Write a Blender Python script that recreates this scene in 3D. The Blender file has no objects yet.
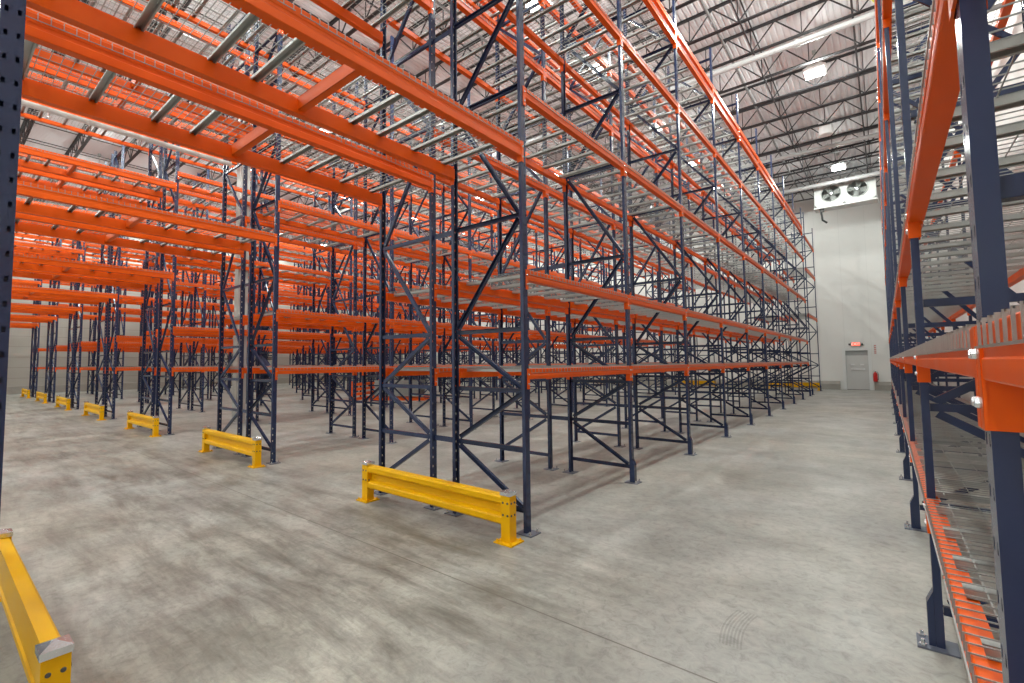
import bpy, math, random
from mathutils import Vector, Matrix
random.seed(7)
SC = bpy.context.scene
COL = SC.collection
# ----------------------------------------------------------------- layout (metres)
L = 2.515; TUN = 3.70; Y0 = 3.885; XF = -2.671; XR = .161; PITCH = 5.0736
D = .93; GAP = .354; PW = .076; PD = .036; PH = 8.7
NREG = 9                                   # regular bays beyond the cross-aisle
Z_ROOF = 11.35; X_LEFT = -38.6; X_RIGHT = 1.75; Y_FAR = 33.5; Y_BACK = -9.0
LV = [1.577, 2.56, 4.445, 6.36, 7.60]      # beam tops, regular bays
TLV = [3.855, 6.06, 7.60]                  # beam tops, bridging bays
RLV = [.84, 1.705, 2.56, 5.24, 7.60]       # rack on the right
TOPX = 7.83                                # second line of the top level, aisle face
BH, TBH = .105, .155
NODES = [.2, .78, 1.35, 1.96, 3.11, 4.45, 5.5, 6.6, 7.5, 8.45]
ORD = ['zeroth', 'first', 'second', 'third', 'fourth', 'fifth', 'sixth', 'seventh', 'eighth', 'ninth', 'tenth',
       'eleventh', 'twelfth', 'thirteenth', 'fourteenth', 'fifteenth', 'sixteenth', 'seventeenth', 'eighteenth',
       'nineteenth', 'twentieth', 'twenty-first', 'twenty-second', 'twenty-third', 'twenty-fourth', 'twenty-fifth', 'twenty-sixth', 'twenty-seventh']
#SELECTION# pieces of the racks in order of how large they show
SEL_RAIL = [244,133,132,15,243,2,354,11,355,465,468,13,357,142,466,578,576,140,579,138,577,245,256,141,254,687,690,155,364,255,362,470,252,251,691,360,798,145,153,365,26,267,476,689,359,143,144,363,356,265,253,156,151,369,480,39,168,157,580,170,149,154,588,166,688,799,152,473,584,269,1022,1020,139,263,587,375,164,40,264,1023,909,262,158,373,167,475,278,28,597,589,701,159,697,700,179,487,699,368,595,806,376,582,162,181,474,165,486,177,249,598,160,276,802,374,22,275,250,477,163,698,500,1242,484,386,389,270,175,169,273,585,268,280,266,246,712,709,1032,24,50,590,1021,38,478,190,178,358,192,499,37,52,488,703,910,695,586,287,257,912,599,274,498,497,289,491,1033,188,387,1028,708,173,832,596,1131,828,808,1134,600,176,830,810,711,608,171,833,817,300,1024,804,1143,286,186,1247,919,277,1039,201,723,281,279,820,609,1250,1041,831,60,395,63,719,1466,203,189,1464,934,174,481,1357,1252,291,180,930,819,485,400,184,807,606,388,298,199,489,1144,706,1133,1069,403,943,603,809,714,1030,944,735,522,511,361,285,284,821,624,510,502,495,923,506,396,1358,913,380,1472,1031,259,941,397,384,214,1243,696,601,533,720,212,185,62,1141,1042,210,1263,1061,422,628,617,406,302,197,610,1467,408,296,843,623,187,182,1353,411,311,290,48,4,1132]
SEL_DECK = [121,11,10,120,228,14,15,24,229,20,122,3,136,25,134,21,133,34,145,230,12,244,243,131,143,36,30,146,148,242,144,35,233,155,132,153,344,157,156,129,158,239,252,154,141,253,251,165,37,337,255,349,44,353,31,256,350,452,451,241,354,166,163,261,254,336,164,167,168,142,667,240,458,175,448,40,176,338,54,151,147,556,263,668,173,237,271,265,557,262,174,462,178,49,567,461,13,56,449,185,360,177,249,183,186,152,46,266,445,272,447,55,264,188,369,359,688,273,457,184,459,274,161,195,187,130,677,340,193,470,57,246,275,58,347,480,250,664,468,467,196,198,479,675,47,345,291,665,281,64,205,135,469,162,568,446,276,194,259,676,282,477,364,140,444,575,374,370,59,283,203,284,206,460,678,339,208,197,371,346,139,500,215,50,576,363,204,51,499,341,555,566,490,478,292,489,150,171,599,698,510,472,213,207,285,172,66,22,216,214,41,666,218,348,343,684,553,482,912,384,222,68,293,803,687,294,286,804,301,217,65,894,708,697,304,181,45,673,302,260,69,471,372,311,269,903,379,227,775,674,270,182,577,357,248,247,223,563,559,519,491,219,600,382,585,554,76,1000,999,717,630,509,296,502,373,169,1316,786,610,565,487,313,226,225,883,728,394,383,355,312,279,191,578,455,454,414,323,224,590]
SEL_FRAME = [1,14,2,27,15,13,16,40,28,3,53,17,29,41,54,66,4,18,79,19,42,5,30,92,20,81,93,105,31,21,55,68,106,67,6,22,118,56,32,45,23,24,131,144,82,25,57,34,7,44,145,33,71,108,157,132,133,170,43,35,70,120,95,58,94,59,184,119,69,46,83,8,47,80,37,84,135,183,48,109,97,96,171,73,49,51,146,9,38,147,162,36,61,136,74,75,62,98,60,122]
#END#

# ----------------------------------------------------------------- materials
def nmat(name, base, rough=.5, metal=0., spec=.5, coat=0.):
    m = bpy.data.materials.new(name); m.use_nodes = True
    b = m.node_tree.nodes['Principled BSDF']
    b.inputs['Base Color'].default_value = (*base, 1); b.inputs['Roughness'].default_value = rough
    b.inputs['Metallic'].default_value = metal
    b.inputs['Specular IOR Level'].default_value = spec
    b.inputs['Coat Weight'].default_value = coat
    return m
def nodes(m): return m.node_tree.nodes, m.node_tree.links, m.node_tree.nodes['Principled BSDF']
def painted(name, base, rough, var=.12, scale=6., bump=.0, coat=0., spec=.5, stretch=(1, 1, 1)):
    """paint with a faint uneven tone"""
    m = nmat(name, base, rough, 0, spec, coat); N, K, b = nodes(m)
    tc = N.new('ShaderNodeTexCoord'); mp = N.new('ShaderNodeMapping'); mp.inputs['Scale'].default_value = stretch
    nz = N.new('ShaderNodeTexNoise'); nz.inputs['Scale'].default_value = scale; nz.inputs['Detail'].default_value = 4
    K.new(tc.outputs['Object'], mp.inputs['Vector']); K.new(mp.outputs['Vector'], nz.inputs['Vector'])
    mx = N.new('ShaderNodeMix'); mx.data_type = 'RGBA'
    mx.inputs[6].default_value = (*[c*(1-var) for c in base], 1); mx.inputs[7].default_value = (*[min(1, c*(1+var)) for c in base], 1)
    K.new(nz.outputs['Fac'], mx.inputs[0]); K.new(mx.outputs[2], b.inputs['Base Color'])
    rr = N.new('ShaderNodeMapRange'); rr.inputs[3].default_value = rough*.8; rr.inputs[4].default_value = min(1, rough*1.25)
    K.new(nz.outputs['Fac'], rr.inputs[0]); K.new(rr.outputs[0], b.inputs['Roughness'])
    return m
M = {}
M['orange'] = painted('orange powder coat', (.80, .104, .0018), .40, .08, 5, spec=.25)
M['navy'] = painted('navy powder coat', (.022, .033, .085), .24, .12, 5, spec=.5)
M['yellow'] = painted('yellow powder coat', (.82, .43, .0005), .40, .06, 6, spec=.2)
M['galv'] = painted('galvanised steel', (.34, .345, .335), .42, .18, 14); M['galv'].node_tree.nodes['Principled BSDF'].inputs['Metallic'].default_value = .55
M['channel'] = painted('bright galvanised channel', (.46, .465, .45), .36, .15, 14); M['channel'].node_tree.nodes['Principled BSDF'].inputs['Metallic'].default_value = .55
M['zinc'] = nmat('bright zinc', (.72, .73, .75), .25, .9)
M['plate'] = painted('scuffed base plate steel', (.10, .11, .15), .45, .35, 25)
M['unit_white'] = painted('off-white unit sheet', (.50, .50, .485), .4, .05, 2)
M['joist'] = painted('dark primer joists', (.032, .028, .031), .65, .1, 4)
M['white_metal'] = painted('white painted sheet', (.72, .72, .71), .4, .04, 3)
M['column_grey'] = painted('grey column paint', (.46, .45, .43), .5, .05, 3)
M['lamp_body'] = nmat('white lamp housing', (.8, .8, .8), .4)
M['pipe'] = painted('grey white pipe', (.40, .39, .39), .4, .06, 3)
M['pipe_dull'] = painted('dull grey sprinkler pipe', (.17, .165, .165), .5, .08, 3)
M['black'] = nmat('black rubber', (.012, .012, .013), .5)
M['dark'] = nmat('dark grille', (.06, .06, .058), .5)
M['fan_grey'] = nmat('fan grey', (.33, .34, .32), .45)
M['red'] = nmat('red enamel', (.5, .012, .012), .3)
M['door_grey'] = painted('door paint', (.58, .575, .56), .42, .03, 2)
M['head_grey'] = nmat('door header strip', (.33, .33, .32), .5)
M['cable'] = nmat('yellow cable', (.62, .58, .05), .5)
M['cord'] = nmat('red fitting', (.55, .2, .17), .5)
def emit(name, col, s):
    m = nmat(name, col, .4); b = m.node_tree.nodes['Principled BSDF']
    b.inputs['Emission Color'].default_value = (*col, 1); b.inputs['Emission Strength'].default_value = s
    return m
M['lens'] = emit('lit lamp lens', (1, .97, .93), 14.); M['lens'].cycles.emission_sampling = 'NONE'
M['exit_red'] = emit('lit red exit face', (1, .12, .06), .75)
M['exit_text'] = emit('lit exit letters', (1, .7, .62), .8)

def concrete():
    m = nmat('polished concrete', (.4, .4, .38), .4); N, K, b = nodes(m)
    tc = N.new('ShaderNodeTexCoord')
    def noise(scale, detail, rough, stretch, dist=0.):
        mp = N.new('ShaderNodeMapping'); mp.inputs['Scale'].default_value = stretch
        n = N.new('ShaderNodeTexNoise'); n.inputs['Scale'].default_value = scale; n.inputs['Detail'].default_value = detail
        n.inputs['Roughness'].default_value = rough; n.inputs['Distortion'].default_value = dist
        K.new(tc.outputs['Object'], mp.inputs['Vector']); K.new(mp.outputs['Vector'], n.inputs['Vector']); return n.outputs['Fac']
    def ramp(fac, stops):
        r = N.new('ShaderNodeValToRGB'); e = r.color_ramp.elements
        e[0].position, e[0].color = stops[0][0], (*stops[0][1], 1); e[1].position, e[1].color = stops[-1][0], (*stops[-1][1], 1)
        for p, c in stops[1:-1]:
            x = e.new(p); x.color = (*c, 1)
        K.new(fac, r.inputs['Fac']); return r.outputs['Color']
    def mix(a, bb, fac, mode='MIX'):
        x = N.new('ShaderNodeMix'); x.data_type = 'RGBA'; x.blend_type = mode
        for s, v in ((6, a), (7, bb)):
            if isinstance(v, tuple): x.inputs[s].default_value = (*v, 1)
            else: K.new(v, x.inputs[s])
        if isinstance(fac, float): x.inputs[0].default_value = fac
        else: K.new(fac, x.inputs[0])
        return x.outputs[2]
    def math_(op, a, bb=None, c=None):
        x = N.new('ShaderNodeMath'); x.operation = op
        for i, v in enumerate((a, bb, c)):
            if v is None: continue
            if isinstance(v, (int, float)): x.inputs[i].default_value = v
            else: K.new(v, x.inputs[i])
        return x.outputs[0]
    base = ramp(noise(.9, 9, .62, (1, 1, 1), .6), [(.25, (.220, .217, .200)), (.5, (.345, .342, .322)), (.75, (.475, .471, .449))])
    fine = ramp(noise(13, 10, .76, (1, 1, 1), .7), [(.34, (.66, .655, .64)), (.5, (.98, .98, .98)), (.66, (1.16, 1.15, 1.13))])
    col = mix(base, fine, .9, 'MULTIPLY')
    warm = ramp(noise(.35, 4, .5, (1, 1, 1), 0), [(.4, (1, 1, 1)), (.7, (1.06, 1.0, .90))])
    col = mix(col, warm, .8, 'MULTIPLY')
    # wheel-rubbed dirt running along the cross-aisle (x direction) and the open aisle
    sep = N.new('ShaderNodeSeparateXYZ'); K.new(tc.outputs['Object'], sep.inputs[0]); X, Y = sep.outputs[0], sep.outputs[1]
    dirt = noise(2.1, 11, .74, (.36, 1.7, 1), .3)
    dirtm = ramp(dirt, [(.42, (0, 0, 0)), (.64, (1, 1, 1))])
    lane = math_('MULTIPLY', math_('SMOOTH_MIN', 1., math_('MAXIMUM', 0., math_('MULTIPLY_ADD', math_('ABSOLUTE', math_('SUBTRACT', Y, 2.2)), -.55, 1.45)), .1),
                 math_('SMOOTH_MIN', 1., math_('MAXIMUM', 0., math_('MULTIPLY_ADD', X, -.9, -1.0)), .1))
    lane = math_('MULTIPLY_ADD', lane, .80, .10)
    col = mix(col, (.125, .114, .095), math_('MULTIPLY', dirtm, lane))
    # saw-cut joints
    def joint(c, off, pitch, w):
        f = math_('ABSOLUTE', math_('SUBTRACT', math_('FRACT', math_('MULTIPLY_ADD', c, 1/pitch, .5-off/pitch)), .5))
        return math_('LESS_THAN', f, w/pitch)
    j = joint(Y, 2.73, 7.6, .006)
    col = mix(col, (.12, .105, .085), math_('MULTIPLY', j, .8))
    # one curved tyre scuff in the open aisle
    wob = math_('MULTIPLY', math_('SINE', math_('MULTIPLY', Y, 7.)), .025)
    ux = math_('SUBTRACT', math_('SUBTRACT', X, -.76), wob)
    inx = math_('LESS_THAN', math_('ABSOLUTE', ux), .065); iny = math_('LESS_THAN', math_('ABSOLUTE', math_('SUBTRACT', Y, 3.36)), .24)
    lines = math_('GREATER_THAN', math_('SINE', math_('MULTIPLY', ux, 340.)), -.2)
    sc = math_('MULTIPLY', math_('MULTIPLY', inx, iny), math_('MULTIPLY', lines, noise(9, 5, .7, (1, 1, 1), 0)))
    col = mix(col, (.13, .125, .11), math_('MULTIPLY', sc, .6))
    K.new(col, b.inputs['Base Color'])
    rg = N.new('ShaderNodeMapRange'); rg.inputs[1].default_value = .3; rg.inputs[2].default_value = .7; rg.inputs[3].default_value = .30; rg.inputs[4].default_value = .52
    K.new(noise(2.2, 7, .6, (1, 1, 1), .3), rg.inputs[0]); K.new(rg.outputs[0], b.inputs['Roughness'])
    b.inputs['Specular IOR Level'].default_value = .45
    return m
M['floor'] = concrete()
def panels(name, base, axis, pitch, depth, rough=.45, grime=0., second=None):
    """sheet wall: panel joints every «pitch» along an axis, given as a groove in the bump and a thin dark seam"""
    m = nmat(name, base, rough); N, K, b = nodes(m)
    tc = N.new('ShaderNodeTexCoord'); sep = N.new('ShaderNodeSeparateXYZ'); K.new(tc.outputs['Object'], sep.inputs[0])
    def mm(op, a, v=None):
        x = N.new('ShaderNodeMath'); x.operation = op; K.new(a, x.inputs[0])
        if v is not None: x.inputs[1].default_value = v
        return x.outputs[0]
    f = mm('ABSOLUTE', mm('SUBTRACT', mm('FRACT', mm('MULTIPLY', sep.outputs[axis], 1/pitch)), .5))
    seam = mm('LESS_THAN', f, .010/pitch)
    nz = N.new('ShaderNodeTexNoise'); nz.inputs['Scale'].default_value = .6; nz.inputs['Detail'].default_value = 6
    K.new(tc.outputs['Object'], nz.inputs['Vector'])
    a = N.new('ShaderNodeMix'); a.data_type = 'RGBA'; v = .05+grime
    a.inputs[6].default_value = (*[c*(1-v) for c in base], 1); a.inputs[7].default_value = (*[min(1, c*(1+v*.6)) for c in base], 1); K.new(nz.outputs['Fac'], a.inputs[0])
    s = N.new('ShaderNodeMix'); s.data_type = 'RGBA'; K.new(a.outputs[2], s.inputs[6]); s.inputs[7].default_value = (*[c*depth for c in base], 1); K.new(seam, s.inputs[0])
    K.new(s.outputs[2], b.inputs['Base Color'])
    return m
M['wall_white'] = panels('white insulated wall panels', (.74, .725, .70), 0, 1.12, .9)
M['wall_left'] = panels('grey beige ribbed wall panels', (.37, .35, .315), 2, .62, .62, .5, .06)
M['kerb'] = painted('concrete kerb', (.30, .28, .25), .7, .2, 3)
M['roof'] = painted('grey roof decking', (.66, .65, .668), .55, .06, .5)

# ----------------------------------------------------------------- mesh collecting
class MB:
    def __init__(s): s.v = []; s.f = []; s.m = []
    def add(s, vs, fs, mi=0):
        o = len(s.v); s.v += [tuple(p) for p in vs]; s.f += [tuple(i+o for i in f) for f in fs]; s.m += [mi]*len(fs)
    def box(s, x0, x1, y0, y1, z0, z1, mi=0):
        s.add([(x0,y0,z0),(x1,y0,z0),(x1,y1,z0),(x0,y1,z0),(x0,y0,z1),(x1,y0,z1),(x1,y1,z1),(x0,y1,z1)],
              [(3,2,1,0),(4,5,6,7),(0,1,5,4),(1,2,6,5),(2,3,7,6),(3,0,4,7)], mi)
    def bar(s, a, b, w, h, up=(0,0,1), mi=0, caps=True):
        a, b = Vector(a), Vector(b); d = (b-a).normalized(); u = Vector(up)
        if abs(d.dot(u)) > .99: u = Vector((1,0,0))
        sd = d.cross(u).normalized(); u = sd.cross(d).normalized()
        sd *= w/2; u *= h/2
        vs = [a-sd-u, a+sd-u, a+sd+u, a-sd+u, b-sd-u, b+sd-u, b+sd+u, b-sd+u]
        fs = [(0,1,5,4),(1,2,6,5),(2,3,7,6),(3,0,4,7)] + ([(3,2,1,0),(4,5,6,7)] if caps else [])
        s.add(vs, fs, mi)
    def tube(s, pts, r, n=10, mi=0, caps=True):
        pts = [Vector(p) for p in pts]; rings = []
        for i, p in enumerate(pts):
            d = (pts[min(i+1, len(pts)-1)]-pts[max(i-1, 0)]).normalized()
            u = Vector((0,0,1)) if abs(d.z) < .9 else Vector((1,0,0))
            sd = d.cross(u).normalized(); u = sd.cross(d)
            rr = r[i] if isinstance(r, (list, tuple)) else r
            rings.append([p+sd*math.cos(t)*rr+u*math.sin(t)*rr for t in [2*math.pi*k/n for k in range(n)]])
        vs = [q for ring in rings for q in ring]; fs = []
        for i in range(len(pts)-1):
            for k in range(n): fs.append((i*n+k, i*n+(k+1) % n, (i+1)*n+(k+1) % n, (i+1)*n+k))
        if caps: fs += [tuple(range(n))[::-1], tuple(range((len(pts)-1)*n, len(pts)*n))]
        s.add(vs, fs, mi)
    def lathe(s, c, prof, n=24, axis='z', mi=0):
        vs = []; k = len(prof)
        for i in range(n):
            t = 2*math.pi*i/n; cs, sn = math.cos(t), math.sin(t)
            for r, h in prof:
                p = {'z': (r*cs, r*sn, h), 'y': (r*cs, h, r*sn), 'x': (h, r*cs, r*sn)}[axis]
                vs.append((c[0]+p[0], c[1]+p[1], c[2]+p[2]))
        fs = [(i*k+j, ((i+1) % n)*k+j, ((i+1) % n)*k+j+1, i*k+j+1) for i in range(n) for j in range(k-1)]
        s.add(vs, fs, mi)
    def prism(s, poly, x0, x1, axis='x', mi=0):
        """poly in the two other axes (cyclic order y,z | x,z | x,y)"""
        def P(a, q): return {'x': (a, q[0], q[1]), 'y': (q[0], a, q[1]), 'z': (q[0], q[1], a)}[axis]
        n = len(poly); vs = [P(x0, q) for q in poly]+[P(x1, q) for q in poly]
        fs = [(i, (i+1) % n, n+(i+1) % n, n+i) for i in range(n)]+[tuple(range(n))[::-1], tuple(range(n, 2*n))]
        s.add(vs, fs, mi)
    def merge(s, o, loc=(0,0,0), rot=False):
        k = -1 if rot else 1
        off = len(s.v); s.v += [(k*p[0]+loc[0], k*p[1]+loc[1], p[2]+loc[2]) for p in o.v]
        s.f += [tuple(i+off for i in f) for f in o.f]; s.m += o.m
    def mesh(s, name, mats, smooth=False):
        me = bpy.data.meshes.new(name); me.from_pydata(s.v, [], s.f)
        for m in mats: me.materials.append(M[m])
        if len(mats) > 1: me.polygons.foreach_set('material_index', s.m)
        me.update()
        if smooth:
            me.shade_smooth()
            for p in me.polygons: pass
        return me
def fixn(me):
    import bmesh
    bm = bmesh.new(); bm.from_mesh(me); bmesh.ops.recalc_face_normals(bm, faces=bm.faces); bm.to_mesh(me); bm.free(); return me
def put(name, me, loc=(0,0,0), rot=0., parent=None):
    o = bpy.data.objects.new(name, me); COL.objects.link(o); o.location = loc; o.rotation_euler = (0,0,rot)
    if parent is not None: o.parent = parent
    return o
def tag(o, label, cat, group=None, kind=None):
    o['label'] = label; o['category'] = cat
    if group: o['group'] = group
    if kind: o['kind'] = kind
    return o
def obj(name, mb, mats, loc=(0,0,0), rot=0., parent=None):
    if isinstance(mats, str): mats = [mats]
    return put(name, fixn(mb.mesh(name, mats)), loc, rot, parent)
def struct(o):
    o['kind'] = 'structure'; return o

# ----------------------------------------------------------------- rack meshes
def post_mb(holes=True):
    """roll-formed C upright, open to the back; front face is +x at x = PD/2, punched with two columns of slots"""
    m = MB(); xf = PD/2; t = .003; hw = PW/2
    for s in (-1, 1):
        m.box(-xf, xf, s*hw-(t if s > 0 else 0), s*hw+(0 if s > 0 else t), 0, PH)
        m.box(-xf, -xf+t, min(s*hw, s*(hw-.016)), max(s*hw, s*(hw-.016)), 0, PH)   # back lips
    if not holes:
        m.box(xf-t, xf, -hw+t, hw-t, 0, PH); return m
    ys = [-hw+t, -.026, -.014, .014, .026, hw-t]; pitch = .1016; n = int(PH/pitch)
    for x, flip in ((xf, 0), (xf-t, 1)):
        for i in range(n+1):
            z0 = i*pitch; z1 = min((i+1)*pitch, PH); ha, hb = z0+.04, z0+.064
            def q(a, b, c, d): m.add([(x,a,c),(x,b,c),(x,b,d),(x,a,d)], [(3,2,1,0) if flip else (0,1,2,3)])
            if hb >= z1: q(ys[0], ys[5], z0, z1); continue
            q(ys[0], ys[5], z0, ha); q(ys[0], ys[5], hb, z1)
            for k in (0, 2, 4): q(ys[k], ys[k+1], ha, hb)
    return m
def brace_list():
    out = []; hx = D/2-.02
    for i, z in enumerate(NODES):
        out.append(((-hx, 0, z), (hx, 0, z)))
        if i+1 < len(NODES):
            s = 1 if i % 2 == 0 else -1
            out.append(((s*(hx-.03), 0, z+.035), (-s*(hx-.03), 0, NODES[i+1]-.035)))
    return out
def brace_mb(a, b):
    m = MB(); a, b = Vector(a), Vector(b); d = (b-a).normalized(); n = Vector((0,1,0)); u = d.cross(n).normalized(); t = .003
    w, h = .034, .042                                       # channel: web + two flanges
    def pl(off, ww, hh): m.bar(a+off, b+off, ww, hh, up=u)
    pl(n*(w/2), t, h); pl(u*(h/2), w, t); pl(-u*(h/2), w, t)
    return m
def foot_mb():
    m = MB(); m.box(-.075, .10, -.085, .085, 0, .010)
    for x, y in ((.075, -.06), (.075, .06)):
        m.lathe((x, y, 0), [(.0, .045), (.009, .045), (.009, .022), (.017, .022), (.017, .010)], 6, mi=1)
    return m
def guard_mb():
    m = MB(); x0 = PD/2+.001; x1 = x0+.030; hw = PW/2
    m.prism([(x0, .010), (x1, .010), (x1, .245), (x0, .315)], -hw, hw, 'y'); return m
def rail_mb(LB, H):
    """step beam along y, front at +x, top at z = 0"""
    m = MB(); e = LB/2-PW/2-.004; xo = PD/2+.006; xi = xo-.07
    m.prism([(xo-.004, 0), (xo-.030, 0), (xo-.030, -.041), (xi, -.041), (xi, -H), (xo-.004, -H), (xo, -H+.004), (xo, -H*.62), (xo-.0035, -H*.58), (xo-.0035, -H*.42), (xo, -H*.38), (xo, -.004)], -e, e, 'y')
    return m
def conn_mb(LB, H, s):
    m = MB(); y = s*LB/2; e = s*(LB/2-PW/2-.004); xo = PD/2+.006; zb = -max(.2, H+.055)
    def bx(x0, x1, ya, yb, mi=0, z0=zb, z1=0.): m.box(x0, x1, min(ya, yb), max(ya, yb), z0, z1, mi)
    bx(xo-.004, xo+.002, y-s*.004, e-s*.002)
    bx(-PD/2-.012, xo+.002, e, e+s*.004)
    for z in (-.055, zb+.05):
        m.lathe((xo+.001, y-s*.022, z), [(.0, .011), (.008, .010), (.0105, .004), (.0105, 0)], 8, 'x', 1)
    return m
DW = 1.17
def deck_mb(length):
    m = MB(); hx = D/2+PD/2+.010; w = .0043; n = 19; zt = .006; z2 = zt-w
    for i in range(n):
        y = -length/2+.01+(length-.02)*i/(n-1)
        m.bar((-hx, y, zt), (hx, y, zt), w, w, caps=False)
        for s in (-1, 1): m.bar((s*hx, y, zt+w/2), (s*hx, y, -.045), w, w, up=(1,0,0))
    k = 8
    for i in range(k):
        x = -hx+.09+(2*hx-.18)*i/(k-1)
        m.bar((x, -length/2, z2), (x, length/2, z2), w, w, caps=False)
    for s in (-1, 1):
        m.bar((s*(hx+w), -length/2, -.043), (s*(hx+w), length/2, -.043), w, w)
    return m
def chan_mb():
    m = MB(); hx = D/2+.004; t = .002; hw = .021
    m.box(-hx, hx, -hw, hw, -.003-t, -.003)
    for s in (-1, 1):
        m.box(-hx, hx, s*hw-(t if s > 0 else 0), s*hw+(0 if s > 0 else t), -.036, -.003)
        m.box(-hx, hx, min(s*hw, s*(hw+.008)), max(s*hw, s*(hw+.008)), -.036, -.034)
    return m
CH_Y = (-.445, .0, .445)

me_post_h = post_mb().mesh('upright post', ['navy']); me_post_h = fixn(me_post_h) if False else me_post_h
pc = post_mb(); pc.box(-PD/2-.001, -PD/2+.002, -PW/2+.004, PW/2-.004, 0, PH); me_post_c = pc.mesh('post with added back', ['navy'])  # back plate added behind the open C so its slots look dark
me_foot = fixn(foot_mb().mesh('foot plate', ['plate', 'zinc'])); me_guard = fixn(guard_mb().mesh('post guard', ['navy']))
BR = brace_list(); me_br = [fixn(brace_mb(*b).mesh('brace', ['navy'])) for b in BR]
def frame_simple(guard):
    m = MB(); p = post_mb(False); f = foot_mb(); f.m = [1 if k == 0 else 2 for k in f.m]
    m.merge(p, (D/2, 0, .01)); m.merge(p, (-D/2, 0, .01), True); m.merge(f, (D/2, 0, 0)); m.merge(f, (-D/2, 0, 0), True)
    for b in BR: m.merge(brace_mb(*b), (0, 0, .01))
    if guard: m.merge(guard_mb(), (D/2, 0, 0))
    return fixn(m.mesh('upright frame', ['navy', 'plate', 'zinc']))
me_frame = frame_simple(False); me_frame_g = frame_simple(True)
RAILS = {}
for LB in (L, TUN):
    for H in (BH, TBH):
        r = rail_mb(LB, H); cs = [conn_mb(LB, H, s) for s in (-1, 1)]
        whole = MB(); whole.merge(r)
        for c in cs: whole.merge(c)
        RAILS[LB, H] = (fixn(r.mesh('load rail', ['orange'])), [fixn(c.mesh('connector', ['orange', 'zinc'])) for c in cs], fixn(whole.mesh('load rail', ['orange', 'zinc'])), whole)
dk = deck_mb(DW); whole = MB(); whole.merge(dk)
for y in CH_Y:
    c = chan_mb(); c.m = [1]*len(c.f); whole.merge(c, (0, y, 0))
DECK = (dk.mesh('wire deck', ['galv']), fixn(chan_mb().mesh('support channel', ['channel'])), whole.mesh('wire deck', ['galv', 'channel']), whole)

# ----------------------------------------------------------------- list the racks' pieces
ROWN = ['right-hand rack'] + [ORD[i]+' left rack' for i in range(1, 8)]
frames, rails, decks = [], [], []          # dicts
def y_frames(row):
    if row == 0: return [1.37+L*k for k in range(-1, 12)]
    return [Y0-TUN]+[Y0+L*k for k in range(NREG+1)]+[27.45, 27.45+TUN]
def half(row, name, xc, rot):
    ys = y_frames(row); side = f'{name}, {ROWN[row]}' if row else ROWN[0]
    for i, y in enumerate(ys):
        if row == 0: lab = f'navy upright frame of the right-hand rack, {ORD[i+1]} from the near end'
        elif i == 0: lab = f'navy upright frame on the near side of the cross-aisle, {side}'
        else: lab = f'navy upright frame, {ORD[i]} beyond the cross-aisle, {side}'
        frames.append(dict(loc=(xc, y, 0), rot=rot, label=lab, row=row, guard=(row == 0 or (row == 1 and name == 'right half' and i > 1))))
    for i in range(len(ys)-1):
        lb = ys[i+1]-ys[i]; yc = (ys[i]+ys[i+1])/2
        if lb < 1.5: continue
        tun = lb > 3; lvs = TLV if tun else (LV if row else RLV)
        if row == 0: where = f'{ORD[i+1]} bay from the near end'
        elif tun: where = 'over near cross-aisle' if i == 0 else 'over far cross-aisle'
        else: where = f'{ORD[i]} bay beyond cross-aisle'
        for li, z in enumerate(lvs):
            lvn = ORD[li+1]+' level'
            for s in (1, -1):                  # s=+1 outer (aisle) side
                if row == 0: fc = 'aisle face' if s > 0 else 'wall side'
                else: fc = ('right' if name == 'right half' else 'left')+(' face' if s > 0 else ' flue side')
                H = TBH if tun and li < 2 else BH
                rails.append(dict(key=(TUN if tun else L, H), loc=(xc, yc, z), rot=rot if s > 0 else rot+math.pi, off=D/2,
                    label=f'orange load beam, {lvn}, {where}, {fc}, {ROWN[row]}', row=row, tun=tun))
            nd = 3 if tun else 2
            span = lb-PW-.02
            for k in range(nd):
                y = yc-span/2+span*(k+.5)/nd
                pos = (('near', 'far') if nd == 2 else ('near', 'middle', 'far'))[k]
                sd = side if row else 'right-hand rack'
                decks.append(dict(loc=(xc, y, z), label=f'{pos} wire deck, {lvn}, {where}, {sd}', row=row, tun=tun))
        if not tun and (row == 0 or True):
            if row == 0 or name == 'right half' or row > 0:
                fc = 'aisle face' if row == 0 else ('right face' if name == 'right half' else 'left face')
                rails.append(dict(key=(L, BH), loc=(xc, yc, TOPX), rot=rot, off=D/2, label=f'orange topmost beam above fifth level, {where}, {fc}, {ROWN[row]}', row=row, tun=False))
half(0, 'whole', XR+D/2, math.pi)
for r in range(1, 8):
    x1 = XF-PITCH*(r-1)
    half(r, 'right half', x1-D/2, 0.)
    half(r, 'left half', x1-D-GAP-D/2, math.pi)

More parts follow.
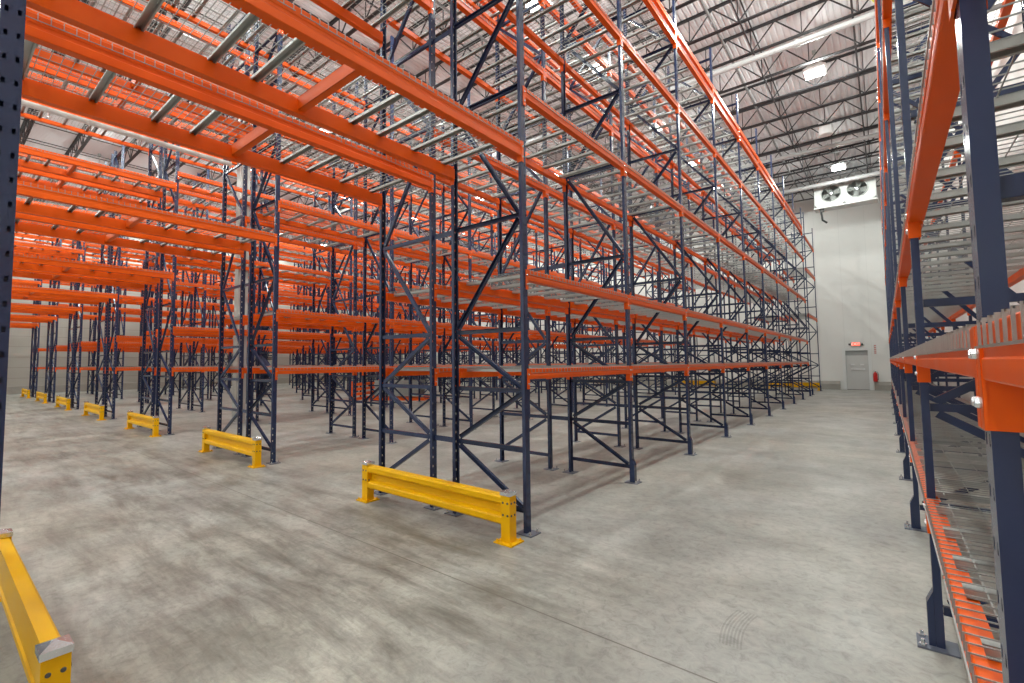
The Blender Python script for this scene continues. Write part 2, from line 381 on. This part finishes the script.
# ----------------------------------------------------------------- build racks
selR = SEL_RAIL if SEL_RAIL else list(range(len(rails))); selD = SEL_DECK if SEL_DECK else list(range(len(decks)))
bigR, bigD = set(selR[:130]), set(selD[:110]); selR, selD = set(selR[:299]), set(selD[:299])
bigF = set(SEL_FRAME[:70])
for i, f in enumerate(frames):
    grp = 'navy upright frames of the pallet racks'
    if i in bigF:
        e = bpy.data.objects.new('upright_frame', None); COL.objects.link(e); e.location = f['loc']; e.rotation_euler = (0, 0, f['rot'])
        tag(e, f['label'], 'rack frame', grp)
        for s in (1, -1):
            put('post', me_post_c if f['loc'][1] < 1 else me_post_h, (s*D/2, 0, .01), 0 if s > 0 else math.pi, e)
            put('foot_plate', me_foot, (s*D/2, 0, 0), 0 if s > 0 else math.pi, e)
        if f['guard']: put('post_guard', me_guard, (D/2, 0, 0), 0, e)
        for k, b in enumerate(me_br): put('brace', b, (0, 0, .01), 0, e)
    else:
        tag(put('upright_frame', me_frame_g if f['guard'] else me_frame, f['loc'], f['rot']), f['label'], 'rack frame', grp)
rest = MB()
def rloc(r): 
    k = 1 if abs(math.cos(r['rot'])-1) < 1e-6 else -1
    return (r['loc'][0]+k*r['off'], r['loc'][1], r['loc'][2]), k < 0
for i, r in enumerate(rails):
    me, cons, wme, wmb = RAILS[r['key']]; loc, flip = rloc(r); grp = 'orange load beams of the pallet racks'
    rot = math.pi if flip else 0.
    if i in bigR:
        o = tag(put('load_rail', me, loc, rot), r['label'], 'rack beam', grp, 'thing')
        for c in cons: put('connector', c, (0, 0, 0), 0, o)
    elif i in selR: tag(put('load_rail', wme, loc, rot), r['label'], 'rack beam', grp, 'thing')
    else: rest.merge(wmb, loc, flip)
if rest.v:
    o = put('load_rail_remainder', rest.mesh('remaining load rails', ['orange', 'zinc'])); tag(o, 'many more orange load beams deep inside the left racks', 'rack beams', None, 'stuff')
rest = MB()
for i, d in enumerate(decks):
    grp = 'galvanised wire decks of the pallet racks'
    if i in bigD:
        o = tag(put('wire_deck', DECK[0], d['loc']), d['label'], 'wire deck', grp)
        for y in CH_Y: put('support_channel', DECK[1], (0, y, 0), 0, o)
    elif i in selD: tag(put('wire_deck', DECK[2], d['loc']), d['label'], 'wire deck', grp)
    else: rest.merge(DECK[3], d['loc'])
if rest.v:
    o = put('wire_deck_remainder', rest.mesh('remaining wire decks', ['galv', 'channel'])); tag(o, 'many more grey wire decks deep inside the left racks', 'wire decks', None, 'stuff')
# spacers that tie the two halves of a rack, crossbars in the bridging bays
m = MB(); w = GAP/2-PD/2
m.box(-w, w, -.003, 0, -.03, .03)
for s in (-1, 1): m.box(min(s*w, s*(w-.004)), max(s*w, s*(w-.004)), -.035, 0, -.03, .03)
me_sp = fixn(m.mesh('row spacer', ['navy']))
for r in (1, 2):
    xg = XF-PITCH*(r-1)-D-GAP/2
    for i, y in enumerate(y_frames(r)[1:7]):
        for k, z in enumerate((.79, 3.11, 5.5)):
            tag(put('row_spacer', me_sp, (xg, y, z)), f'{("low", "middle", "high")[k]} navy spacer joining halves of {ROWN[r]}, {ORD[i+1]} frame beyond cross-aisle', 'row spacer', 'row spacers between rack halves')
m = MB(); hx = D/2-.032
m.box(-hx, hx, -.03, -.026, -.12, -.012); m.box(-hx, hx, -.03, .03, -.016, -.012); m.box(-hx, hx, -.03, .03, -.12, -.116)
for s in (-1, 1): m.box(min(s*hx, s*(hx+.004)), max(s*hx, s*(hx+.004)), -.04, .04, -.13, -.045)
me_xb = fixn(m.mesh('crossbar', ['orange']))
for r in range(1, 5):
    x1 = XF-PITCH*(r-1)
    for nm, xc in (('right half', x1-D/2), ('left half', x1-D-GAP-D/2)):
        for li in range(2):
            tag(put('crossbar', me_xb, (xc, Y0-TUN/2-.06, TLV[li]-.003)), f'orange crossbar under wire decks, {ORD[li+1]} bridging level, {nm} of {ROWN[r]}', 'crossbar', 'crossbars under the bridging decks')

# ----------------------------------------------------------------- yellow end guards
def guard_rail_mb(W):
    """W-beam between two posts; front at -y"""
    m = MB(); x0, x1 = .052, W-.052
    fr = [(.030, .150), (-.034, .158), (-.048, .172), (-.048, .218), (-.036, .232), (.006, .250), (.010, .262), (.010, .312), (.006, .324), (-.036, .342), (-.048, .356), (-.048, .402), (-.034, .418), (.030, .424)]
    bk = [(.030, .392), (.020, .386), (.020, .190), (.030, .184)]
    m.prism(fr+bk, x0, x1, 'x'); return m
def guard_post_mb():
    m = MB(); h = .05
    m.box(-h, h, -h, h, .012, .45)
    for z in (.25, .36):
        for d in (-.025, .025):
            m.lathe((d, -h, z), [(0, -.006), (.009, -.005), (.011, 0)], 10, 'y', 1)
            m.lathe((h, d, z), [(0, .006), (.009, .005), (.011, 0)], 10, 'x', 1)
            m.lathe((-h, d, z), [(0, -.006), (.009, -.005), (.011, 0)], 10, 'x', 1)
    return m
m = MB(); h = .056
m.add([(-h,-h,.425),(h,-h,.425),(h,h,.425),(-h,h,.425),(-h,-h,.456),(h,-h,.456),(h,h,.456),(-h,h,.456),(0,0,.478)], [(0,1,5,4),(1,2,6,5),(2,3,7,6),(3,0,4,7),(4,5,8),(5,6,8),(6,7,8),(7,4,8)])
me_cap = fixn(m.mesh('post cap', ['zinc']))
m = MB(); m.box(-.10, .10, -.10, .10, 0, .013)
for x in (-.075, .075):
    for y in (-.075, .075): m.lathe((x, y, 0), [(0, .035), (.008, .035), (.008, .022), (.014, .022), (.014, .013)], 6)
me_gp = fixn(m.mesh('guard base plate', ['yellow']))
me_gpost = fixn(guard_post_mb().mesh('guard post', ['yellow', 'dark']))
GR = {W: fixn(guard_rail_mb(W).mesh('guard rail', ['yellow'])) for W in (2.10, 2.3)}
def end_guard(x, y, W, rot, label):
    e = bpy.data.objects.new('end_guard', None); COL.objects.link(e); e.location = (x, y, 0); e.rotation_euler = (0, 0, rot)
    tag(e, label, 'rack end guard', 'yellow steel rack end guards')
    put('rail', GR[W], (0, 0, 0), 0, e)
    for px in (0, W):
        p = put('post', me_gpost, (px, 0, 0), 0, e)
        put('cap', me_cap, (0, 0, 0), 0, p); put('base_plate', me_gp, (0, 0, 0), 0, p)
for r in range(1, 8):
    x1 = XF-PITCH*(r-1)
    end_guard(x1+(.0 if r == 1 else .06 if r < 5 else .13)-2.10, Y0-.30, 2.10, 0, f'yellow steel end guard at the cross-aisle end of the {ROWN[r]}')
    if r < 4: end_guard(x1-.1, 31.18+.36, 2.3, math.pi, f'yellow steel end guard by the far wall at {ROWN[r]}')
end_guard(XF-.055, Y0-TUN+.232, 2.10, math.pi, 'yellow steel end guard beside the navy post, cut off by lower left edge')

# ----------------------------------------------------------------- room shell
def quad(name, vs, mat): 
    m = MB(); m.add(vs, [(0,1,2,3)]); me = m.mesh(name, [mat]); return struct(put(name, me))
def slab(name, mat, x0, x1, y0, y1, z0, z1):
    m = MB(); m.box(x0, x1, y0, y1, z0, z1); return struct(put(name, fixn(m.mesh(name, [mat]))))
slab('floor', 'floor', X_LEFT-.3, X_RIGHT+.3, Y_BACK-.3, Y_FAR+.3, -.2, 0)
DX0, DX1, DZ = -1.68, -.72, 2.14
m = MB()                                                    # far wall with its door opening
m.box(X_LEFT-.3, DX0, Y_FAR, Y_FAR+.3, 0, Z_ROOF+.3); m.box(DX1, X_RIGHT+.3, Y_FAR, Y_FAR+.3, 0, Z_ROOF+.3); m.box(DX0, DX1, Y_FAR, Y_FAR+.3, DZ, Z_ROOF+.3)
struct(obj('wall_far', m, 'wall_white'))
slab('wall_left', 'wall_left', X_LEFT-.3, X_LEFT, Y_BACK-.3, Y_FAR, 0, Z_ROOF+.3)
slab('wall_right', 'wall_white', X_RIGHT, X_RIGHT+.3, Y_BACK-.3, Y_FAR, 0, Z_ROOF+.3)
slab('wall_back', 'wall_white', X_LEFT, X_RIGHT, Y_BACK-.3, Y_BACK, 0, Z_ROOF+.3)
m = MB(); pts = []; x = X_LEFT; p = .152                     # trapezoidal steel roof deck, ribs along y
while x < X_RIGHT:
    pts += [(x, Z_ROOF), (x+.085, Z_ROOF), (x+.105, Z_ROOF+.022), (x+.132, Z_ROOF+.022)]; x += p
pts.append((X_RIGHT, Z_ROOF)); n = len(pts)
m.add([(a, Y_BACK, z) for a, z in pts]+[(a, Y_FAR, z) for a, z in pts], [(i, i+n, i+1+n, i+1) for i in range(n-1)])
m.box(X_LEFT-.3, X_RIGHT+.3, Y_BACK-.3, Y_FAR+.3, Z_ROOF+.05, Z_ROOF+.3)
struct(put('ceiling', m.mesh('ceiling', ['roof'])))
def kerb(name, x0, x1):
    m = MB(); y = Y_FAR; m.prism([(y, 0), (y-.30, 0), (y-.30, .30), (y-.16, .46), (y, .46)], x0, x1, 'x'); struct(obj(name, m, 'kerb'))
kerb('baseboard_far', X_LEFT, DX0-.27); kerb('baseboard_far.001', DX1+.20, X_RIGHT)
m = MB(); m.box(X_LEFT, X_LEFT+.15, Y_BACK, Y_FAR-.31, 0, .45); struct(obj('baseboard_left', m, 'kerb'))
# the door
m = MB(); m.box(DX0-.13, DX0, Y_FAR-.06, Y_FAR+.14, 0, DZ+.13); m.box(DX1, DX1+.13, Y_FAR-.06, Y_FAR+.14, 0, DZ+.13); m.box(DX0, DX1, Y_FAR-.06, Y_FAR+.14, DZ, DZ+.13)
dr = struct(obj('door_1', m, 'white_metal'))
m = MB(); m.box(DX0+.006, DX1-.006, Y_FAR+.03, Y_FAR+.075, .02, DZ-.27); obj('door_panel', m, 'door_grey', parent=dr)
m = MB(); m.box(DX0+.004, DX1-.004, Y_FAR+.02, Y_FAR+.09, DZ-.26, DZ-.004); obj('header_strip', m, 'head_grey', parent=dr)
m = MB(); m.box(DX0+.006, DX1-.006, Y_FAR+.02, Y_FAR+.08, 0, .02); obj('door_sweep', m, 'black', parent=dr)
m = MB(); zc = 1.12
m.box(-1.42, -.90, Y_FAR-.05, Y_FAR-.02, zc-.03, zc+.03)
for xx in (-1.45, -.93): m.box(xx, xx+.06, Y_FAR-.06, Y_FAR+.032, zc-.05, zc+.05)
for xx in (-1.47, -1.06): m.box(xx, xx+.16, Y_FAR-.04, Y_FAR+.032, 1.33, 1.40)
obj('push_bar', m, 'lamp_body', parent=dr)
# exit sign with two lamp heads
s = bpy.data.objects.new('exit_sign', None); COL.objects.link(s); s.location = (-1.20, Y_FAR, 2.36); tag(s, 'lit red exit sign with two grey lamp heads above the far door', 'exit sign')
m = MB(); m.box(-.22, .22, -.07, 0, 0, .24); m.box(-.31, -.22, -.05, 0, .05, .17); m.box(.22, .31, -.05, 0, .05, .17); obj('housing', m, 'fan_grey', parent=s)
m = MB(); m.box(-.185, .185, -.074, -.069, .03, .22); obj('sign_face', m, 'exit_red', parent=s)
fc = bpy.data.curves.new('exit text', 'FONT'); fc.body = 'EXIT'; fc.size = .19; fc.align_x = 'CENTER'; fc.align_y = 'CENTER'; fc.extrude = .002; fc.materials.append(M['exit_text'])
to = bpy.data.objects.new('lettering', fc); COL.objects.link(to); bpy.context.view_layer.update()
t = bpy.data.objects.new('lettering', bpy.data.meshes.new_from_object(to.evaluated_get(bpy.context.evaluated_depsgraph_get()))); COL.objects.link(t); bpy.data.objects.remove(to); t.parent = s; t.location = (0, -.077, .125); t.rotation_euler = (math.pi/2, 0, 0)
for xx in (-.265, .265):
    m = MB(); m.lathe((xx, -.05, .11), [(0, -.07), (.045, -.065), (.052, -.02), (.03, 0)], 16, 'y'); obj('lamp_head', m, 'dark', parent=s)
# fire extinguisher and its sign
e = bpy.data.objects.new('fire_extinguisher', None); COL.objects.link(e); e.location = (-.46, Y_FAR-.36, 0); tag(e, 'red fire extinguisher hanging beside the far door', 'fire extinguisher')
m = MB(); m.lathe((0, 0, 0), [(0, .47), (.085, .47), (.092, .49), (.092, .86), (.07, .93), (.03, .96), (.03, .98)], 20); obj('cylinder', m, 'red', parent=e)
m = MB(); m.lathe((0, 0, 0), [(.022, .97), (.022, 1.03), (0, 1.03)], 12); m.box(-.10, .02, -.012, .012, 1.03, 1.045); m.bar((0, 0, 1.045), (-.11, 0, 1.10), .02, .01); m.lathe((.03, -.02, 1.0), [(0, -.03), (.025, -.03), (.025, 0), (0, 0)], 12, 'y'); obj('valve', m, 'zinc', parent=e)
m = MB(); m.tube([(.02, -.02, 1.0), (.10, -.04, .98), (.125, -.04, .85), (.115, -.03, .65), (.105, -.02, .56)], [.011, .011, .011, .011, .018], 8); obj('hose', m, 'black', parent=e)
m = MB(); m.box(-.03, .03, .09, .355, .78, .86); m.box(-.10, .10, .09, .10, .80, .83); obj('wall_bracket', m, 'fan_grey', parent=e)
e = bpy.data.objects.new('extinguisher_notice', None); COL.objects.link(e); e.location = (-.41, Y_FAR, 1.90); tag(e, 'small white notice with red marks on wall right of far door', 'sign')
m = MB(); m.box(-.09, .09, -.006, 0, 0, .56); obj('panel', m, 'white_metal', parent=e)
m = MB()
for i in range(5): m.box(-.045, .045, -.009, -.006, .05+i*.10, .05+i*.10+.065)
obj('red_marks', m, 'cord', parent=e)

# ----------------------------------------------------------------- cooling unit high on the far wall
UX, UY = -1.285, 32.3
e = bpy.data.objects.new('cooling_unit', None); COL.objects.link(e); e.location = (UX*.923, 29.85, .1263); e.scale = (.923, .923, .923); tag(e, 'white two-fan cooling unit hung high by the far wall', 'cooling unit')
m = MB(); hw = 1.33; z0, z1 = 10.10, 11.20
R_ = .43; FX = (-.36-.02, .74)
cx = (-.57, .545); cz = 10.74
# front plate with two round holes: ring grid per fan
def plate_with_holes(m, y):
    xs = [-hw, (cx[0]+cx[1])/2, hw]; n = 32
    for k in range(2):
        a, b = xs[k], xs[k+1]; ring, rect = [], []
        for i in range(n):
            t = 2*math.pi*i/n; c, s_ = math.cos(t), math.sin(t)
            ring.append((cx[k]+R_*c, y, cz+R_*s_))
            tx = ((b-cx[k]) if c > 0 else (a-cx[k]))/c if abs(c) > 1e-6 else 1e9
            tz = ((z1-cz) if s_ > 0 else (z0-cz))/s_ if abs(s_) > 1e-6 else 1e9
            q = min(tx, tz); rect.append((cx[k]+q*c, y, cz+q*s_))
        m.add(ring+rect, [(i, (i+1) % n, n+(i+1) % n, n+i) for i in range(n)])
plate_with_holes(m, 0)
m.box(-hw, hw, .95, 1.0, z0, z1); m.box(-hw, -hw+.01, 0, .95, z0, z1); m.box(hw-.01, hw, 0, .95, z0, z1); m.box(-hw, hw, 0, .95, z1-.01, z1)
obj('housing', m, 'unit_white', parent=e)
m = MB(); m.prism([(-.06, 9.99), (-.06, 10.06), (0, 10.10), (.95, 10.10), (.95, 10.03)], -hw-.02, hw+.02, 'x'); obj('drip_tray', m, 'unit_white', parent=e)
for k in range(2):
    f = MB(); n = 28
    f.lathe((cx[k], 0, cz), [(R_+.035, -.012), (R_+.02, -.035), (R_-.01, -.03), (R_-.012, .22)], 36, 'y')
    fo = obj('fan_ring', f, 'fan_grey', parent=e)
    f = MB()
    for q in range(1, 7): 
        rr = R_*q/6.5; f.tube([(cx[k]+rr*math.cos(2*math.pi*i/24), -.03, cz+rr*math.sin(2*math.pi*i/24)) for i in range(25)], .006, 4)
    for i in range(4):
        t = math.pi*i/4; f.bar((cx[k]-R_*math.cos(t), -.022, cz-R_*math.sin(t)), (cx[k]+R_*math.cos(t), -.022, cz+R_*math.sin(t)), .012, .008, up=(0,1,0))
    obj('grille', f, 'dark', parent=fo)
    f = MB()
    for i in range(4):
        t = math.pi*i/2+.3+k; c, s_ = math.cos(t), math.sin(t)
        p0 = Vector((cx[k], .09, cz)); d = Vector((c, 0, s_)); n_ = Vector((-s_, 0, c))
        f.add([p0+d*.08-n_*.07+Vector((0,.05,0)), p0+d*.08+n_*.07, p0+d*.40+n_*.17, p0+d*.40-n_*.14+Vector((0,.09,0))], [(0,1,2,3)])
    obj('fan_blades', f, 'fan_grey', parent=fo)
    f = MB(); f.lathe((cx[k], -.04, cz), [(0, -.03), (.06, -.025), (.075, 0), (.075, .14)], 16, 'y'); obj('hub', f, 'zinc', parent=fo)
m = MB(); m.tube([(-1.05, .15, 10.04), (-1.05, .15, 9.75), (-1.02, .10, 9.62), (-1.0, .05, 9.35), (-.82, .2, 9.2)], .05, 8); obj('drain_pipe', m, 'black', parent=e)
m = MB(); m.box(-1.12, -.92, .1, .3, 9.85, 10.03); obj('valve_block', m, 'dark', parent=e)
for xx in (-1.2, 1.2):
    m = MB(); m.tube([(xx, .5, z1), (xx, .5, 12.13)], .012, 6); obj('hanger_rod', m, 'fan_grey', parent=e)

# ----------------------------------------------------------------- roof joists, bridging, pipes
JH = .74; ys = [13.93+1.665*k for k in range(-13, 12)]
top = MB(); bot = MB(); web = MB(); xa, xb = X_LEFT+.05, X_RIGHT-.05
for s in (-1, 1):
    top.box(xa, xb, s*.035-.030, s*.035+.030, -.008, 0); top.box(xa, xb, s*.012-.004, s*.012+.004, -.062, 0)
    bot.box(xa, xb, s*.035-.027, s*.035+.027, -JH, -JH+.008); bot.box(xa, xb, s*.012-.004, s*.012+.004, -JH, -JH+.055)
x = xa; k = 0; P = 1.22
while x+P <= xb:
    web.bar((x, 0, -.03), (x+P/2, 0, -JH+.03), .030, .030, up=(0,1,0)); web.bar((x+P/2, 0, -JH+.03), (x+P, 0, -.03), .030, .030, up=(0,1,0))
    web.bar((x+P/2, 0, -JH+.03), (x+P/2, 0, -.03), .022, .022, up=(0,1,0)); x += P
mt, mbm, mw = [fixn(q.mesh(n, ['joist'])) for q, n in ((top, 'joist top chord'), (bot, 'joist bottom chord'), (web, 'joist web'))]
for i, y in enumerate(reversed(ys)):
    e = bpy.data.objects.new('roof_joist', None); COL.objects.link(e); e.location = (0, y, Z_ROOF-.002)
    tag(e, f'dark open-web steel roof joist, {ORD[i+1]} from the far wall', 'roof joist', 'dark roof joists')
    put('top_chord', mt, parent=e); put('bottom_chord', mbm, parent=e); put('web', mw, parent=e)
m = MB(); m.bar((0, ys[0]-.2, -.02), (0, Y_FAR-.15, -.02), .03, .03); m.bar((0, ys[0]-.2, -JH+.03), (0, Y_FAR-.15, -JH+.03), .03, .03)
me_bridge = fixn(m.mesh('bridging', ['joist']))
for i in range(17):
    tag(put('joist_bridging', me_bridge, (-.25-2.25*i, 0, Z_ROOF-.06)), f'thin dark bridging bars under the roof, {ORD[i+1]} pair from the right wall', 'roof bridging', 'joist bridging bars')
def pipe(name, a, b, r, label, mat='pipe', grp=None, drops=None):
    m = MB(); m.tube([a, b], r, 12)
    a_, b_ = Vector(a), Vector(b); n = int((b_-a_).length/3.0)
    for k in range(1, n): 
        p = a_.lerp(b_, k/n); d = (b_-a_).normalized()
        m.tube([p-d*.05, p+d*.05], r*1.25, 12)
    o = obj(name, m, mat); tag(o, label, 'pipe', grp)
    if drops:
        h = MB()
        for k in range(1, n*2): 
            p = a_.lerp(b_, k/(n*2)); h.tube([p-Vector((0,0,r*.8)), p-Vector((0,0,r+.05))], .014, 6); h.lathe((p.x, p.y, p.z-r-.07), [(0, .02), (.012, .02), (.018, 0), (0, 0)], 8)
        obj('sprinkler_heads', h, 'zinc', parent=o)['kind'] = 'stuff'
    return o
zp = Z_ROOF-JH-.10
pipe('main_pipe', (X_LEFT+.1, 15.58, 10.42), (X_RIGHT-.1, 15.58, 10.42), .085, 'wide white pipe crossing under the roof, nearest of three', grp='white pipes across the roof')
pipe('main_pipe', (X_LEFT+.1, 24.2, 10.42), (X_RIGHT-.1, 24.2, 10.42), .085, 'wide white pipe crossing under the roof behind the unlit lamp', grp='white pipes across the roof')
pipe('main_pipe', (X_LEFT+.1, 29.3, 10.42), (X_RIGHT-.1, 29.3, 10.42), .10, 'wide white pipe crossing just in front of the cooling unit', grp='white pipes across the roof')
for i, x in enumerate((-3.17, -8.3, -13.5, -18.6, -23.7, -28.8, -33.9)):
    pipe('branch_pipe', (x, Y_BACK+.3, 10.93 if i != 2 else 10.4), (x, Y_FAR-.2, 10.93 if i != 2 else 10.4), .035 if i != 2 else .07, f'{"thin" if i != 2 else "thick"} pale sprinkler pipe along the roof, {ORD[i+1]} from the right', mat='pipe_dull' if i != 2 else 'pipe', grp='sprinkler branch pipes', drops=True)
pipe('rack_sprinkler_pipe', (XF-PITCH-D-GAP/2, -1.5, 5.29), (XF-PITCH-D-GAP/2, 3.55, 5.29), .043, 'white in-rack sprinkler pipe below upper bridging deck of second left rack', mat='white_metal', drops=True)
# building column in the flue of the third rack
m = MB(); m.box(-.135, .135, -.135, .135, .02, Z_ROOF-.01); m.box(-.2, .2, -.2, .2, 0, .02); tag(struct(obj('support_column', m, 'column_grey', (XF-2*PITCH-D-GAP/2, 5.95, 0))), 'white square building column standing behind the second left rack', 'column')

# ----------------------------------------------------------------- lamps
m = MB(); m.add([(-.25,-.24,0),(.25,-.24,0),(.25,.24,0),(-.25,.24,0),(-.29,-.28,.07),(.29,-.28,.07),(.29,.28,.07),(-.29,.28,.07),(-.16,-.15,.20),(.16,-.15,.20),(.16,.15,.20),(-.16,.15,.20)],
    [(0,1,5,4),(1,2,6,5),(2,3,7,6),(3,0,4,7),(4,5,9,8),(5,6,10,9),(6,7,11,10),(7,4,8,11),(8,9,10,11)])
me_lb = fixn(m.mesh('lamp housing', ['lamp_body']))
m = MB(); m.box(-.25, .25, -.24, .24, -.045, .0); me_ll = fixn(m.mesh('lamp lens', ['lens']))
m = MB(); m.tube([(0, 0, .20), (0, 0, .64)], .012, 8); m.box(-.05, .05, -.05, .05, .60, .70); me_lr = fixn(m.mesh('lamp stem', ['fan_grey']))
AX = [XF/2+XR/2] + [XF-2*D-GAP-(PITCH-2*D-GAP)/2-PITCH*k for k in range(7)]
LAMP_W = 215.; LCOL = (.95, 1.03, .98); ZL = 10.58
def lamp(x, y, label, k=1.):
    e = bpy.data.objects.new('high_bay_lamp', None); COL.objects.link(e); e.location = (x, y, ZL); tag(e, label, 'ceiling lamp', 'high-bay lamps')
    put('housing', me_lb, parent=e); put('stem', me_lr, parent=e); put('lens', me_ll, parent=e)
    l = bpy.data.lights.new('high bay light', 'AREA'); l.shape = 'RECTANGLE'; l.size = .5; l.size_y = .48; l.energy = LAMP_W*.44*k; l.color = LCOL
    lo = bpy.data.objects.new('high_bay_light', l); COL.objects.link(lo); lo.location = (x, y, ZL-.05)
    u = bpy.data.lights.new('high bay side glow', 'POINT'); u.energy = LAMP_W*.97*k; u.color = LCOL; u.shadow_soft_size = .10
    uo = bpy.data.objects.new('high_bay_side_glow', u); COL.objects.link(uo); uo.location = (x, y, ZL-.16)
for i, y in enumerate((-6.6, -1.7, 3.2, 8.1, 13.0, 17.9, 27.7)):
    lamp(AX[0], y, f'lit high-bay lamp over the open aisle, {ORD[i+1]} from the near end', .85 if y < 8 else (1.35 if y < 25 else .85))
for a in range(1, 8):
    yy = (-5., -.1, 4.9, 9.8, 13.2, 18.1, 22.6, 26.6) if a == 1 else (-5., -.1, 4.9, 9.8, 14.7, 19.6, 24.5, 29.4)
    for i, y in enumerate(yy): lamp(AX[a]+{1: .18, 3: .36}.get(a, 0), y, f'lit high-bay lamp over aisle behind {ROWN[a]}, {ORD[i+1]} from the near end', .88)
e = bpy.data.objects.new('unlit_lamp', None); COL.objects.link(e); e.location = (-1.35, 22.6, 10.32); tag(e, 'white hanging lamp housing without light between two lit lamps', 'ceiling lamp')
m = MB(); m.lathe((0, 0, 0), [(0, 0), (.20, 0), (.225, .03), (.215, .52), (.14, .60), (0, .60)], 20); obj('housing', m, 'lamp_body', parent=e)
m = MB(); m.tube([(0, 0, .6), (0, 0, Z_ROOF-10.34)], .012, 8); obj('stem', m, 'fan_grey', parent=e)
m = MB(); m.tube([(0.02, 0, .02), (0, 0, -.35), (.04, 0, -.7), (.1, .1, -.75), (.2, .25, -.80), (.32, .5, -.74)], .035, 8); tag(obj('hose_loop', m, 'cable', (.08, 13.4, 10.3)), 'yellow cable loop hanging from the roof above the right-hand rack', 'cable')

# ----------------------------------------------------------------- stacked decks waiting in an aisle
bx, by = -16.6, 14.2; rz = .55
def rp(x, y): c, s_ = math.cos(rz), math.sin(rz); return (bx+c*x-s_*y, by+s_*x+c*y)
m = MB(); m.box(-1.25, 1.25, -.05, .05, 0, .12)
for s in (-1, 1): m.box(min(s*1.25, s*1.28), max(s*1.25, s*1.28), -.06, .06, 0, .21)
me_sb = fixn(m.mesh('spare beam', ['orange']))
for i in range(4):
    o = put('spare_beam', me_sb, (*rp(0, -.42+.28*i), 0), rz); tag(o, f'orange spare beam lying flat under the deck stack, {ORD[i+1]} across', 'spare beam', 'orange beams lying under the stacked decks')
for j in range(4):
    o = put('spare_beam', me_sb, (*rp(-1.75+.04*(j % 2), .35), .215*j), rz+1.45); tag(o, f'orange spare beam in the pile left of the deck stack, {ORD[j+1]} from the floor', 'spare beam', 'orange beams piled beside the stacked decks')
m = MB()
for i in range(21): m.bar((-1.0+i*.1, -.5, .034), (-1.0+i*.1, .5, .034), .012, .012)
for i in range(12): m.bar((-1.02, -.5+i/11, .024), (1.02, -.5+i/11, .024), .012, .012)
for i in range(4): m.box(-.9+i*.58, -.84+i*.58, -.5, .5, 0, .02)
for y in (-.51, .50): m.box(-1.02, 1.02, y, y+.01, .0, .04)
me_sd = fixn(m.mesh('spare deck', ['galv']))
for i in range(16):
    o = put('spare_deck', me_sd, (*rp(.02*(i % 3), .01*(i % 2)), .217+.041*i), rz+.01*(i % 3)); tag(o, f'grey wire deck in the stack on orange beams, {ORD[i+1]} from the bottom', 'wire deck', 'stacked grey wire decks')

# ----------------------------------------------------------------- camera, world, view
cam = bpy.data.cameras.new('camera'); co = bpy.data.objects.new('camera', cam); COL.objects.link(co); SC.camera = co
cam.sensor_width = 36; cam.lens = 476.03*36/1024; cam.shift_x = 42.5/1024; cam.shift_y = -7.89/1024; cam.clip_start = .05; cam.clip_end = 200
YAW, PIT, ROL = .7175, .0608, -.0078
co.matrix_world = Matrix.Translation((0, 0, 1.641)) @ Matrix.Rotation(YAW, 4, 'Z') @ Matrix.Rotation(math.pi/2+PIT, 4, 'X') @ Matrix.Rotation(ROL, 4, 'Z')
w = bpy.data.worlds.new('world'); SC.world = w; w.use_nodes = True
w.node_tree.nodes['Background'].inputs[0].default_value = (.6, .62, .65, 1); w.node_tree.nodes['Background'].inputs[1].default_value = .2
SC.view_settings.view_transform = 'Standard'; SC.view_settings.look = 'None'; SC.view_settings.gamma = 1; SC.view_settings.use_curve_mapping = False
SC.view_settings.exposure = .20
